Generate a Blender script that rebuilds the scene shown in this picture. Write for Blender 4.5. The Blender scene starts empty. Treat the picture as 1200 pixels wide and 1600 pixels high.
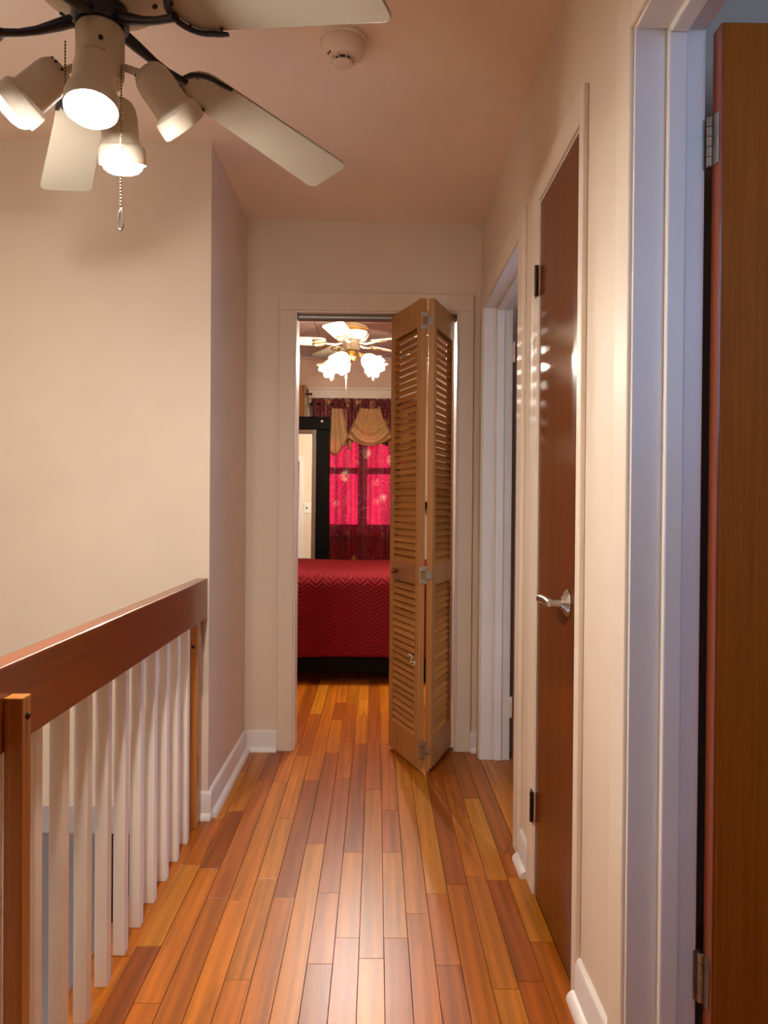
import bpy, math, random
from mathutils import Vector, Matrix
random.seed(7)
S = bpy.context.scene
COL = S.collection

# ------------------------------------------------------------------ camera
H = 1.14
cam_d = bpy.data.cameras.new('camera')
cam_d.sensor_fit = 'VERTICAL'; cam_d.sensor_height = 36.0; cam_d.lens = 27.0     # 1200 px focal length on 1600 px
cam_d.clip_start = 0.05
cam = bpy.data.objects.new('camera', cam_d); COL.objects.link(cam)
_a, _b, _r = math.atan(12/1200), math.atan(10/1200), 0.0078
_F = Vector((math.sin(_a)*math.cos(_b), math.cos(_a)*math.cos(_b), -math.sin(_b)))
_R0 = Vector((math.cos(_a), -math.sin(_a), 0)); _U0 = _R0.cross(_F)
_R = _R0*math.cos(_r) + _U0*math.sin(_r); _U = _R.cross(_F)
cam.matrix_world = Matrix(((_R.x, _U.x, -_F.x, 0), (_R.y, _U.y, -_F.y, 0), (_R.z, _U.z, -_F.z, H), (0, 0, 0, 1)))
S.camera = cam

# ------------------------------------------------------------------ world, exposure
W = bpy.data.worlds.new('sky'); S.world = W; W.use_nodes = True
_bg = W.node_tree.nodes['Background']
_bg.inputs['Color'].default_value = (0.36, 0.58, 1.0, 1); _bg.inputs['Strength'].default_value = 8.0
S.view_settings.view_transform = 'Standard'; S.view_settings.look = 'None'
S.view_settings.gamma = 1.0; S.view_settings.use_curve_mapping = False
S.view_settings.exposure = 0.0
try:
    cy = S.cycles
    cy.max_bounces = 10; cy.diffuse_bounces = 5; cy.glossy_bounces = 4; cy.transmission_bounces = 6
    cy.transparent_max_bounces = 16; cy.sample_clamp_indirect = 6.0; cy.caustics_reflective = False; cy.caustics_refractive = False
    cy.use_denoising = True
except Exception:
    pass
HALL_LAMP = 810.0        # radiance of the hall fan's reflector bulbs
BED_LAMP = 14500.0         # radiance of the bedroom fan's bulbs

def portal(loc, direction, sx, sy):
    d = bpy.data.lights.new('daylight_portal', 'AREA'); d.shape = 'RECTANGLE'; d.size = sx; d.size_y = sy
    d.cycles.is_portal = True
    o = bpy.data.objects.new('daylight_portal', d); COL.objects.link(o)
    o.location = loc; o.rotation_euler = Vector(direction).to_track_quat('-Z', 'Y').to_euler()
    o['kind'] = 'helper'
portal((-0.13, 6.93, 1.45), (0, -1, 0), 0.86, 1.05)      # bedroom window
portal((-1.05, -2.33, 1.75), (0, 1, 0), 0.5, 0.6)        # window at the back of the hall
portal((1.115, -0.48, 1.89), (0, 1, 0), .97, 1.0)         # window of the near right room
portal((-1.98, 2.2, -1.25), (1, 0, 0), 1.2, 1.2)          # window on the lower stairs

# ------------------------------------------------------------------ helpers
def lin(c):
    return tuple(((x/255)/12.92 if x/255 <= .04045 else ((x/255+.055)/1.055)**2.4) for x in c) + (1.0,)

class MB:
    def __init__(s): s.v = []; s.f = []
    def add(s, vs, fs, M=None):
        n = len(s.v)
        s.v += [tuple(M @ Vector(p)) if M else tuple(p) for p in vs]
        s.f += [tuple(n+i for i in f) for f in fs]; return s
    def box(s, x0, x1, y0, y1, z0, z1, M=None):
        vs = [(x, y, z) for z in (z0, z1) for y in (y0, y1) for x in (x0, x1)]
        return s.add(vs, [(0,2,3,1),(4,5,7,6),(0,1,5,4),(2,6,7,3),(0,4,6,2),(1,3,7,5)], M)
    def prism(s, poly, z0, z1, M=None):
        n = len(poly)
        vs = [(x, y, z0) for x, y in poly] + [(x, y, z1) for x, y in poly]
        return s.add(vs, [tuple(range(n-1, -1, -1)), tuple(range(n, 2*n))] + [(i, (i+1) % n, n+(i+1) % n, n+i) for i in range(n)], M)
    def lathe(s, prof, n=24, M=None):        # profile (r, z) about local z
        vs = []; fs = []
        for r, z in prof:
            for k in range(n):
                a = 2*math.pi*k/n; vs.append((r*math.cos(a), r*math.sin(a), z))
        for i in range(len(prof)-1):
            for k in range(n):
                a = i*n+k; b = i*n+(k+1) % n
                fs.append((a, b, b+n, a+n))
        if prof[0][0] > 1e-6: fs.append(tuple(range(n-1, -1, -1)))
        if prof[-1][0] > 1e-6: fs.append(tuple(range((len(prof)-1)*n, len(prof)*n)))
        return s.add(vs, fs, M)
    def tube(s, pts, rad, n=8, flat=1.0, M=None):
        pts = [Vector(p) for p in pts]; m = len(pts)
        rad = rad if isinstance(rad, (list, tuple)) else [rad]*m
        vs = []; fs = []; up = Vector((0, 0, 1))
        for i, p in enumerate(pts):
            t = (pts[min(i+1, m-1)] - pts[max(i-1, 0)]).normalized()
            ref = up if abs(t.dot(up)) < .95 else Vector((1, 0, 0))
            a = t.cross(ref).normalized(); b = a.cross(t).normalized()
            for k in range(n):
                th = 2*math.pi*k/n
                vs.append(p + a*(rad[i]*math.cos(th)) + b*(rad[i]*flat*math.sin(th)))
        for i in range(m-1):
            for k in range(n):
                fs.append((i*n+k, i*n+(k+1) % n, (i+1)*n+(k+1) % n, (i+1)*n+k))
        fs.append(tuple(range(n-1, -1, -1))); fs.append(tuple(range((m-1)*n, m*n)))
        return s.add(vs, fs, M)
    def grid(s, fn, nu, nv, M=None):
        vs = [fn(i/nu, j/nv) for j in range(nv+1) for i in range(nu+1)]
        fs = [(j*(nu+1)+i, j*(nu+1)+i+1, (j+1)*(nu+1)+i+1, (j+1)*(nu+1)+i) for j in range(nv) for i in range(nu)]
        return s.add(vs, fs, M)
    def slab(s, axis, t0, t1, a0, a1, z0, z1, holes):
        """Wall of thickness t0..t1 along axis ('x' or 'y') with rectangular holes (a0,a1,z0,z1)."""
        A = sorted({a0, a1, *[h[0] for h in holes], *[h[1] for h in holes]}); Z = sorted({z0, z1, *[h[2] for h in holes], *[h[3] for h in holes]})
        A = [x for x in A if a0 <= x <= a1]; Z = [x for x in Z if z0 <= x <= z1]
        na, nz = len(A), len(Z)
        P = lambda t, a, z: (t, a, z) if axis == 'x' else (a, t, z)
        vs = [P(t, a, z) for t in (t0, t1) for z in Z for a in A]
        idx = lambda t, i, j: t*na*nz + j*na + i
        def keep(i, j):
            if not (0 <= i < na-1 and 0 <= j < nz-1): return False
            ca, cz = (A[i]+A[i+1])/2, (Z[j]+Z[j+1])/2
            return not any(h[0] < ca < h[1] and h[2] < cz < h[3] for h in holes)
        fs = []
        for i in range(na-1):
            for j in range(nz-1):
                if not keep(i, j): continue
                fs.append((idx(0,i,j), idx(0,i+1,j), idx(0,i+1,j+1), idx(0,i,j+1)))
                fs.append((idx(1,i,j+1), idx(1,i+1,j+1), idx(1,i+1,j), idx(1,i,j)))
                for (di, dj, p, q) in ((-1,0,(i,j),(i,j+1)), (1,0,(i+1,j+1),(i+1,j)), (0,-1,(i+1,j),(i,j)), (0,1,(i,j+1),(i+1,j+1))):
                    if not keep(i+di, j+dj):
                        fs.append((idx(0,*p), idx(0,*q), idx(1,*q), idx(1,*p)))
        used = sorted({k for f in fs for k in f}); mp = {k: n for n, k in enumerate(used)}
        return s.add([vs[k] for k in used], [tuple(mp[k] for k in f) for f in fs])
    def mesh(s, name, off=(0, 0, 0), smooth=False):
        m = bpy.data.meshes.new(name)
        m.from_pydata([(x-off[0], y-off[1], z-off[2]) for x, y, z in s.v], [], s.f)
        import bmesh
        b = bmesh.new(); b.from_mesh(m); bmesh.ops.recalc_face_normals(b, faces=b.faces); b.to_mesh(m); b.free()
        if smooth:
            for p in m.polygons: p.use_smooth = True
        return m

def link(name, mesh, mat, parent=None, bevel=0.0, segs=2, auto=None):
    o = bpy.data.objects.new(name, mesh); COL.objects.link(o)
    if mat is not None and not mesh.materials: mesh.materials.append(mat)
    if parent is not None: o.parent = parent
    if bevel:
        md = o.modifiers.new('bevel', 'BEVEL'); md.width = bevel; md.segments = segs; md.limit_method = 'ANGLE'; md.angle_limit = math.radians(40)
    if auto is not None:
        for p in mesh.polygons: p.use_smooth = True
        md = o.modifiers.new('edges', 'EDGE_SPLIT'); md.split_angle = math.radians(auto)
    return o
def root_off(parent):
    off = Vector((0, 0, 0)); p = parent
    while p is not None:
        off += p.location; p = p.parent
    return off
def part(name, mb, mat, parent, bevel=0.0, smooth=False, auto=None, label=None, segs=2):
    """mesh given in world coordinates (parents unrotated)"""
    o = link(name, mb.mesh(name, root_off(parent), smooth), mat, parent, bevel, segs, auto)
    if label: o['label'] = label
    return o
def tag(o, label, cat, group=None, kind=None):
    o['label'] = label; o['category'] = cat
    if group: o['group'] = group
    if kind: o['kind'] = kind
    return o
def thing(name, loc, label, cat, group=None, kind=None):
    o = bpy.data.objects.new(name, None); COL.objects.link(o); o.location = loc; o.empty_display_size = .1
    return tag(o, label, cat, group, kind)
def solo(name, mb, mat, label, cat, origin=None, group=None, kind=None, bevel=0.0, smooth=False, auto=None):
    off = origin or (0, 0, 0)
    o = link(name, mb.mesh(name, off, smooth), mat, None, bevel, 2, auto); o.location = off
    return tag(o, label, cat, group, kind)
def struct(name, mb, mat, label, cat, **k): return solo(name, mb, mat, label, cat, kind='structure', **k)
def B(*a): return MB().box(*a)
def T(x, y, z): return Matrix.Translation((x, y, z))
def axisM(loc, d, roll=0):      # local +z along d
    q = Vector(d).to_track_quat('Z', 'Y'); return T(*loc) @ q.to_matrix().to_4x4() @ Matrix.Rotation(roll, 4, 'Z')

# ------------------------------------------------------------------ materials
def newmat(name):
    m = bpy.data.materials.new(name); m.use_nodes = True
    nt = m.node_tree; return m, nt, nt.nodes['Principled BSDF'], nt.nodes['Material Output']
def node(nt, t, **kw):
    n = nt.nodes.new(t)
    for k, v in kw.items():
        if k.startswith('i_'): n.inputs[k[2:].replace('_', ' ')].default_value = v
        else: setattr(n, k, v)
    return n
def ramp(nt, stops):
    r = nt.nodes.new('ShaderNodeValToRGB'); e = r.color_ramp.elements
    while len(e) < len(stops): e.new(.5)
    for k, (p, c) in enumerate(stops): e[k].position = p; e[k].color = c
    return r
def paint(name, rgb, rough=.5, var=.05, bump=.0006, scale=60, spec=.5):
    m, nt, b, out = newmat(name); L = nt.links.new
    tc = node(nt, 'ShaderNodeTexCoord'); n1 = node(nt, 'ShaderNodeTexNoise', i_Scale=3.0, i_Detail=3.0)
    c = lin(rgb); d = tuple(x*(1-var) for x in c[:3])+(1,); e = tuple(min(1, x*(1+var*.5)) for x in c[:3])+(1,)
    r = ramp(nt, [(.35, d), (.65, e)]); L(tc.outputs['Object'], n1.inputs['Vector']); L(n1.outputs['Fac'], r.inputs['Fac']); L(r.outputs['Color'], b.inputs['Base Color'])
    n2 = node(nt, 'ShaderNodeTexNoise', i_Scale=scale, i_Detail=4.0); bp = node(nt, 'ShaderNodeBump', i_Strength=.5, i_Distance=bump)
    L(tc.outputs['Object'], n2.inputs['Vector']); L(n2.outputs['Fac'], bp.inputs['Height']); L(bp.outputs['Normal'], b.inputs['Normal'])
    b.inputs['Roughness'].default_value = rough; b.inputs['Specular IOR Level'].default_value = spec
    return m
def wood(name, dark, light, axis='z', rough=.35, coat=0.0, fine=90, stretch=.04, seed=0.0, rand=.0, contrast=.5, coarse=6.0, coatr=.08, spec=.5):
    """grain lines run along the given axis"""
    m, nt, b, out = newmat(name); L = nt.links.new
    tc = node(nt, 'ShaderNodeTexCoord'); mp = node(nt, 'ShaderNodeMapping')
    sc = {'x': (stretch, 1, 1), 'y': (1, stretch, 1), 'z': (1, 1, stretch)}[axis]; mp.inputs['Scale'].default_value = sc
    oi = node(nt, 'ShaderNodeObjectInfo'); ml = node(nt, 'ShaderNodeVectorMath', operation='SCALE'); cx = node(nt, 'ShaderNodeCombineXYZ', i_X=13.0, i_Y=7.0, i_Z=11.0)
    L(cx.outputs[0], ml.inputs[0]); L(oi.outputs['Random'], ml.inputs['Scale']); L(tc.outputs['Object'], mp.inputs['Vector'])
    ad = node(nt, 'ShaderNodeVectorMath', operation='ADD'); L(mp.outputs[0], ad.inputs[0]); L(ml.outputs[0], ad.inputs[1])
    n1 = node(nt, 'ShaderNodeTexNoise', i_Scale=fine, i_Detail=5.0, i_Roughness=.65, i_Distortion=.3); L(ad.outputs[0], n1.inputs['Vector'])
    n2 = node(nt, 'ShaderNodeTexNoise', i_Scale=coarse, i_Detail=3.0, i_Distortion=1.5); L(ad.outputs[0], n2.inputs['Vector'])
    mx = node(nt, 'ShaderNodeMath', operation='MULTIPLY_ADD'); mx.inputs[1].default_value = .5; L(n1.outputs['Fac'], mx.inputs[0])
    h = node(nt, 'ShaderNodeMath', operation='MULTIPLY'); h.inputs[1].default_value = .5; L(n2.outputs['Fac'], h.inputs[0]); L(h.outputs[0], mx.inputs[2])
    r = ramp(nt, [(.5-contrast*.4, lin(dark)), (.5+contrast*.4, lin(light))]); L(mx.outputs[0], r.inputs['Fac'])
    col = r.outputs['Color']
    if rand:
        hs = node(nt, 'ShaderNodeHueSaturation'); mr = node(nt, 'ShaderNodeMapRange'); mr.inputs['To Min'].default_value = 1-rand; mr.inputs['To Max'].default_value = 1+rand
        L(oi.outputs['Random'], mr.inputs['Value']); L(mr.outputs[0], hs.inputs['Value']); L(col, hs.inputs['Color']); col = hs.outputs['Color']
    L(col, b.inputs['Base Color'])
    bp = node(nt, 'ShaderNodeBump', i_Strength=.3, i_Distance=.0006); L(n1.outputs['Fac'], bp.inputs['Height']); L(bp.outputs['Normal'], b.inputs['Normal'])
    b.inputs['Specular IOR Level'].default_value = spec; b.inputs['Roughness'].default_value = rough; b.inputs['Coat Weight'].default_value = coat; b.inputs['Coat Roughness'].default_value = coatr
    return m
def metal(name, rgb, rough=.3):
    m, nt, b, out = newmat(name); b.inputs['Metallic'].default_value = 1; b.inputs['Roughness'].default_value = rough
    n = node(nt, 'ShaderNodeTexNoise', i_Scale=40.0, i_Detail=3.0); tc = node(nt, 'ShaderNodeTexCoord'); c = lin(rgb)
    r = ramp(nt, [(.3, tuple(x*.8 for x in c[:3])+(1,)), (.7, c)]); nt.links.new(tc.outputs['Object'], n.inputs['Vector']); nt.links.new(n.outputs['Fac'], r.inputs['Fac']); nt.links.new(r.outputs['Color'], b.inputs['Base Color'])
    return m
def emit(name, rgb, strength):
    m, nt, b, out = newmat(name); b.inputs['Base Color'].default_value = lin(rgb)
    b.inputs['Emission Color'].default_value = lin(rgb); b.inputs['Emission Strength'].default_value = strength
    return m

M_wall = paint('wall_paint', (219, 199, 175), .65, .03, .0007, 45, .2)
M_ceil = paint('ceiling_paint', (240, 218, 196), .7, .03, .0004, 80, .2)
M_white = paint('trim_paint', (226, 216, 206), .38, .05, .0006, 50)
M_casing = paint('casing_paint', (222, 204, 182), .5, .04, .0006, 50, .3)
M_room = paint('right_room_paint', (196, 174, 152), .6, .03)
M_bedwall = paint('bedroom_paint', (226, 200, 184), .55, .03)
M_bedceil = paint('bedroom_panel_paint', (214, 190, 180), .5, .03)
M_groove = paint('panel_joint', (176, 150, 138), .6, .03)
M_lower = paint('lower_wall_paint', (236, 220, 204), .55, .03)
M_band = paint('stairwell_band_paint', (176, 164, 160), .55, .03)
M_door = wood('door_veneer', (78, 32, 3), (112, 52, 9), 'z', .4, .55, 170, .02, coatr=.16, spec=.15)
M_door_near = wood('near_door_veneer', (136, 68, 8), (176, 98, 18), 'z', .55, .0, 170, .02, spec=.1)
M_door_edge = wood('door_edge_wood', (120, 54, 26), (150, 76, 40), 'z', .35, .3, 60, .04)
M_rail = wood('stained_rail_wood', (92, 36, 4), (138, 64, 14), 'y', .3, .5, 60, .05)
M_post = wood('fir_post_wood', (128, 70, 22), (190, 122, 52), 'z', .35, .3, 70, .02)
M_balu = paint('baluster_paint', (236, 224, 210), .5, .07, .0014, 40)
M_pine = wood('pine_stile_wood', (150, 98, 48), (192, 136, 76), 'z', .45, .1, 60, .03, spec=.2)
M_slat = wood('pine_slat_wood', (150, 96, 48), (190, 132, 74), 'x', .6, .0, 60, .03, rand=.08, spec=.0)
M_subfloor = paint('subfloor', (46, 24, 12), .8)
M_cream = paint('cream_enamel', (206, 192, 168), .35, .03, .0002)
M_blade = paint('blade_laminate', (172, 161, 141), .45, .03, .0002)
M_black = paint('black_enamel', (16, 18, 26), .28, .05, .0002)
M_chrome = metal('brushed_nickel', (196, 188, 176), .22)
M_steel = metal('zinc_hinge', (190, 186, 176), .35)
M_bronze = metal('aged_bronze', (78, 58, 44), .4)
M_brass = metal('polished_brass', (226, 190, 118), .22)
M_bulb = emit('reflector_bulb_face', (255, 250, 243), HALL_LAMP)
M_bulb_off = paint('unlit_bulb_face', (210, 206, 198), .3)
M_lampbulb = emit('bedroom_bulb', (255, 248, 236), BED_LAMP)
M_plastic = paint('aged_white_plastic', (226, 206, 184), .45, .03, .0002)
M_dark = paint('dark_hole', (30, 22, 18), .7)
M_blackwood = wood('black_stained_wood', (8, 7, 7), (18, 16, 15), 'x', .6, .0, 60, .05, spec=.08)
M_taupe = paint('taupe_frame', (112, 92, 80), .45)
M_tan = paint('tan_cloth', (196, 160, 112), .8, .2, .002, 60)
M_glow = paint('pale_green_sticker', (206, 226, 196), .5)
M_chainM = metal('bead_chain_metal', (150, 132, 110), .35)
M_switch = paint('switch_plate', (236, 230, 220), .4)

def mat_plank():
    m, nt, b, out = newmat('varnished_maple_plank'); L = nt.links.new
    tc = node(nt, 'ShaderNodeTexCoord'); oi = node(nt, 'ShaderNodeObjectInfo')
    cx = node(nt, 'ShaderNodeCombineXYZ', i_X=17.0, i_Y=31.0, i_Z=5.0); ml = node(nt, 'ShaderNodeVectorMath', operation='SCALE')
    L(cx.outputs[0], ml.inputs[0]); L(oi.outputs['Random'], ml.inputs['Scale'])
    mp = node(nt, 'ShaderNodeMapping'); mp.inputs['Scale'].default_value = (1, .06, 1); L(tc.outputs['Object'], mp.inputs['Vector'])
    ad = node(nt, 'ShaderNodeVectorMath', operation='ADD'); L(mp.outputs[0], ad.inputs[0]); L(ml.outputs[0], ad.inputs[1])
    big = node(nt, 'ShaderNodeTexNoise', i_Scale=16.0, i_Detail=3.0, i_Distortion=1.2); L(ad.outputs[0], big.inputs['Vector'])
    wv = node(nt, 'ShaderNodeTexNoise', i_Scale=75.0, i_Detail=6.0, i_Roughness=.7, i_Distortion=.6); L(ad.outputs[0], wv.inputs['Vector'])
    # growth ring figure
    wa = node(nt, 'ShaderNodeTexWave', wave_type='BANDS', bands_direction='X', i_Scale=9.0, i_Distortion=9.0, i_Detail=2.0); wa.inputs['Detail Scale'].default_value = 1.2; L(ad.outputs[0], wa.inputs['Vector'])
    tone = ramp(nt, [(0, lin((134, 64, 8))), (.2, lin((156, 77, 10))), (.4, lin((178, 100, 16))), (.6, lin((164, 82, 11))), (.8, lin((188, 114, 24))), (1, lin((142, 65, 13)))])
    L(oi.outputs['Random'], tone.inputs['Fac'])
    def mul(colr, fac, lo, hi):
        mr = node(nt, 'ShaderNodeMapRange'); mr.inputs['From Min'].default_value = .3; mr.inputs['From Max'].default_value = .7
        mr.inputs['To Min'].default_value = lo; mr.inputs['To Max'].default_value = hi; L(fac, mr.inputs['Value'])
        hs = node(nt, 'ShaderNodeHueSaturation'); L(colr, hs.inputs['Color']); L(mr.outputs[0], hs.inputs['Value']); return hs.outputs['Color']
    c = mul(tone.outputs['Color'], big.outputs['Fac'], .72, 1.18); c = mul(c, wv.outputs['Fac'], .84, 1.12); c = mul(c, wa.outputs['Fac'], .86, 1.05)
    # mineral streaks
    sp = node(nt, 'ShaderNodeTexNoise', i_Scale=38.0, i_Detail=2.0, i_Distortion=.4); L(ad.outputs[0], sp.inputs['Vector'])
    sr = ramp(nt, [(.70, (0, 0, 0, 1)), (.78, (1, 1, 1, 1))]); L(sp.outputs['Fac'], sr.inputs['Fac'])
    mix = node(nt, 'ShaderNodeMix', data_type='RGBA'); L(sr.outputs['Color'], mix.inputs['Factor']); L(c, mix.inputs['A']); mix.inputs['B'].default_value = lin((100, 46, 14))
    L(mix.outputs['Result'], b.inputs['Base Color']); b.inputs['Specular IOR Level'].default_value = .35
    b.inputs['Roughness'].default_value = .34
    return m
M_plank = mat_plank()

def mat_quilt():
    m, nt, b, out = newmat('red_chevron_quilt'); L = nt.links.new
    tc = node(nt, 'ShaderNodeTexCoord'); sx = node(nt, 'ShaderNodeSeparateXYZ'); L(tc.outputs['Object'], sx.inputs[0])
    pp = node(nt, 'ShaderNodeMath', operation='PINGPONG'); pp.inputs[1].default_value = .047; L(sx.outputs['X'], pp.inputs[0])
    s1 = node(nt, 'ShaderNodeMath', operation='SUBTRACT'); L(sx.outputs['Z'], s1.inputs[0]); L(sx.outputs['Y'], s1.inputs[1])
    s2 = node(nt, 'ShaderNodeMath', operation='MULTIPLY_ADD'); s2.inputs[1].default_value = .75; L(pp.outputs[0], s2.inputs[0]); L(s1.outputs[0], s2.inputs[2])
    s3 = node(nt, 'ShaderNodeMath', operation='MULTIPLY'); s3.inputs[1].default_value = math.pi/.026; L(s2.outputs[0], s3.inputs[0])
    s4 = node(nt, 'ShaderNodeMath', operation='SINE'); L(s3.outputs[0], s4.inputs[0])
    s5 = node(nt, 'ShaderNodeMath', operation='ABSOLUTE'); L(s4.outputs[0], s5.inputs[0])
    bp = node(nt, 'ShaderNodeBump', i_Strength=.8, i_Distance=.006); L(s5.outputs[0], bp.inputs['Height']); L(bp.outputs['Normal'], b.inputs['Normal'])
    r = ramp(nt, [(0, lin((84, 3, 10))), (.5, lin((122, 8, 20)))]); L(s5.outputs[0], r.inputs['Fac']); L(r.outputs['Color'], b.inputs['Base Color'])
    b.inputs['Roughness'].default_value = .8; b.inputs['Specular IOR Level'].default_value = .2
    return m
M_quilt = mat_quilt()

def cloth(name, base, motif=None, transl=.35, sheer=0.0, sheer_col=(230, 20, 70), rough=.45, scale=7.0, sheen=.2):
    m, nt, b, out = newmat(name); L = nt.links.new
    tc = node(nt, 'ShaderNodeTexCoord'); col = None
    if motif:
        mp = node(nt, 'ShaderNodeMapping'); mp.inputs['Scale'].default_value = (1, 0.0, .85); L(tc.outputs['Object'], mp.inputs['Vector'])
        vo = node(nt, 'ShaderNodeTexVoronoi', i_Scale=scale); vo.inputs['Randomness'].default_value = .75; L(mp.outputs[0], vo.inputs['Vector'])
        ds = ramp(nt, [(.20, (1, 1, 1, 1)), (.34, (0, 0, 0, 1))]); L(vo.outputs['Distance'], ds.inputs['Fac'])
        n = node(nt, 'ShaderNodeTexNoise', i_Scale=30.0, i_Detail=2.0, i_Distortion=1.0); L(mp.outputs[0], n.inputs['Vector'])
        nr = ramp(nt, [(.40, (.15, .15, .15, 1)), (.58, (1, 1, 1, 1))]); L(n.outputs['Fac'], nr.inputs['Fac'])
        wv = node(nt, 'ShaderNodeTexNoise', i_Scale=9.0, i_Detail=1.0, i_Distortion=4.0); L(mp.outputs[0], wv.inputs['Vector'])
        wr = ramp(nt, [(.47, (0, 0, 0, 1)), (.5, (1, 1, 1, 1)), (.53, (0, 0, 0, 1))]); L(wv.outputs['Fac'], wr.inputs['Fac'])
        a = node(nt, 'ShaderNodeMath', operation='MULTIPLY'); L(ds.outputs['Color'], a.inputs[0]); L(nr.outputs['Color'], a.inputs[1])
        bb = node(nt, 'ShaderNodeMath', operation='MULTIPLY_ADD'); bb.use_clamp = True; bb.inputs[1].default_value = .28; L(wr.outputs['Color'], bb.inputs[0]); L(a.outputs[0], bb.inputs[2])
        mx = node(nt, 'ShaderNodeMix', data_type='RGBA'); L(bb.outputs[0], mx.inputs['Factor']); mx.inputs['A'].default_value = lin(base); mx.inputs['B'].default_value = lin(motif)
        col = mx.outputs['Result']; L(col, b.inputs['Base Color'])
    else:
        n = node(nt, 'ShaderNodeTexNoise', i_Scale=14.0, i_Detail=3.0); L(tc.outputs['Object'], n.inputs['Vector'])
        c = lin(base); r = ramp(nt, [(.3, tuple(x*.85 for x in c[:3])+(1,)), (.7, c)]); L(n.outputs['Fac'], r.inputs['Fac']); col = r.outputs['Color']; L(col, b.inputs['Base Color'])
    b.inputs['Roughness'].default_value = rough; b.inputs['Sheen Weight'].default_value = sheen
    cur = b.outputs[0]
    if transl:
        t = node(nt, 'ShaderNodeBsdfTranslucent'); L(col, t.inputs['Color']); ms = node(nt, 'ShaderNodeMixShader'); ms.inputs[0].default_value = transl
        L(cur, ms.inputs[1]); L(t.outputs[0], ms.inputs[2]); cur = ms.outputs[0]
    if sheer:
        t = node(nt, 'ShaderNodeBsdfTransparent'); t.inputs['Color'].default_value = lin(sheer_col); ms = node(nt, 'ShaderNodeMixShader')
        m2 = node(nt, 'ShaderNodeMapping'); m2.inputs['Scale'].default_value = (1, 0.0, .03); L(tc.outputs['Object'], m2.inputs['Vector'])
        n3 = node(nt, 'ShaderNodeTexNoise', i_Scale=26.0, i_Detail=2.0); L(m2.outputs[0], n3.inputs['Vector'])
        g3 = node(nt, 'ShaderNodeMapRange'); g3.inputs['From Min'].default_value = .35; g3.inputs['From Max'].default_value = .65; g3.inputs['To Min'].default_value = sheer*.45; g3.inputs['To Max'].default_value = sheer*1.35
        L(n3.outputs['Fac'], g3.inputs['Value']); L(g3.outputs[0], ms.inputs[0])      # gathered pleats are denser
        L(cur, ms.inputs[1]); L(t.outputs[0], ms.inputs[2]); cur = ms.outputs[0]
    L(cur, out.inputs['Surface']); return m
M_burg = cloth('burgundy_jacquard', (112, 10, 28), (206, 160, 104), .5, .3, (236, 26, 44))
M_burg2 = cloth('burgundy_header_cloth', (104, 14, 30), (196, 150, 96), .2, 0, scale=11.0)
M_gold = cloth('gold_satin', (246, 206, 148), None, .3, .1, (250, 90, 90), .3)
M_goldc = cloth('gold_brocade', (176, 122, 66), (206, 160, 100), .15, 0, scale=12.0)

def mat_glass():
    m, nt, b, out = newmat('window_glass'); L = nt.links.new
    t = node(nt, 'ShaderNodeBsdfTransparent'); g = node(nt, 'ShaderNodeBsdfGlossy', i_Roughness=.02); f = node(nt, 'ShaderNodeFresnel', i_IOR=1.3)
    ms = node(nt, 'ShaderNodeMixShader'); L(f.outputs[0], ms.inputs[0]); L(t.outputs[0], ms.inputs[1]); L(g.outputs[0], ms.inputs[2]); L(ms.outputs[0], out.inputs['Surface']); return m
M_glass = mat_glass()
def mat_shade():
    m, nt, b, out = newmat('frosted_tulip_glass'); L = nt.links.new
    b.inputs['Base Color'].default_value = lin((250, 240, 220)); b.inputs['Roughness'].default_value = .25
    tl = node(nt, 'ShaderNodeBsdfTranslucent'); tl.inputs['Color'].default_value = lin((255, 244, 226)); tr = node(nt, 'ShaderNodeBsdfTransparent')
    tr.inputs['Color'].default_value = lin((255, 246, 232))
    a = node(nt, 'ShaderNodeMixShader'); a.inputs[0].default_value = .6; L(b.outputs[0], a.inputs[1]); L(tl.outputs[0], a.inputs[2])
    c = node(nt, 'ShaderNodeMixShader'); c.inputs[0].default_value = .4; L(a.outputs[0], c.inputs[1]); L(tr.outputs[0], c.inputs[2]); L(c.outputs[0], out.inputs['Surface']); return m
M_shade = mat_shade()
def mat_mirror():
    m, nt, b, out = newmat('mirror_silver'); b.inputs['Metallic'].default_value = 1; b.inputs['Roughness'].default_value = .015; b.inputs['Base Color'].default_value = (.86, .88, .86, 1); return m
M_mirror = mat_mirror()

# ------------------------------------------------------------------ structure
ZC = 2.45; XR = .48; YE = 3.56
struct('wall_right', MB().slab('x', XR, .60, -2.2, YE, 0, ZC, [(.62, 1.44, 0, 2.04), (1.79, 2.25, 0, 2.04), (2.56, 3.45, 0, 2.04)]), M_wall,
       'cream painted right hall wall pierced by three doorways', 'wall')
struct('wall_end', MB().slab('y', YE, 3.68, -2.3, 1.5, 0, ZC, [(-.388, .382, 0, 2.04), (-1.72, -.905, 0, 2.0)]), M_wall,
       'cream end wall around the folding door opening', 'wall')
struct('wall_stairwell', MB().box(-1.95, -.604, 2.79, YE, .04, ZC), M_wall, 'bright cream wall facing the camera above the stairwell', 'wall')
struct('trim_1', MB().box(-1.95, -.604, 2.785, YE, -.055, .04), M_band, 'grey band along the bottom of the stairwell wall', 'trim')
struct('wall_left', MB().slab('x', -2.05, -1.95, -2.2, 3.9, -2.8, ZC, [(1.6, 2.8, -1.85, -.65)]), M_wall, 'cream outer wall left of the stairwell', 'wall')
struct('wall_back', MB().slab('y', -2.3, -2.2, -2.05, .60, -2.8, ZC, [(-1.3, -.8, 1.45, 2.05)]), M_wall, 'cream wall behind the camera with a window', 'wall')
struct('ceiling', MB().box(-2.05, .60, -2.3, YE, ZC, ZC+.1), M_ceil, 'salmon painted hall ceiling', 'ceiling')
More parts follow.
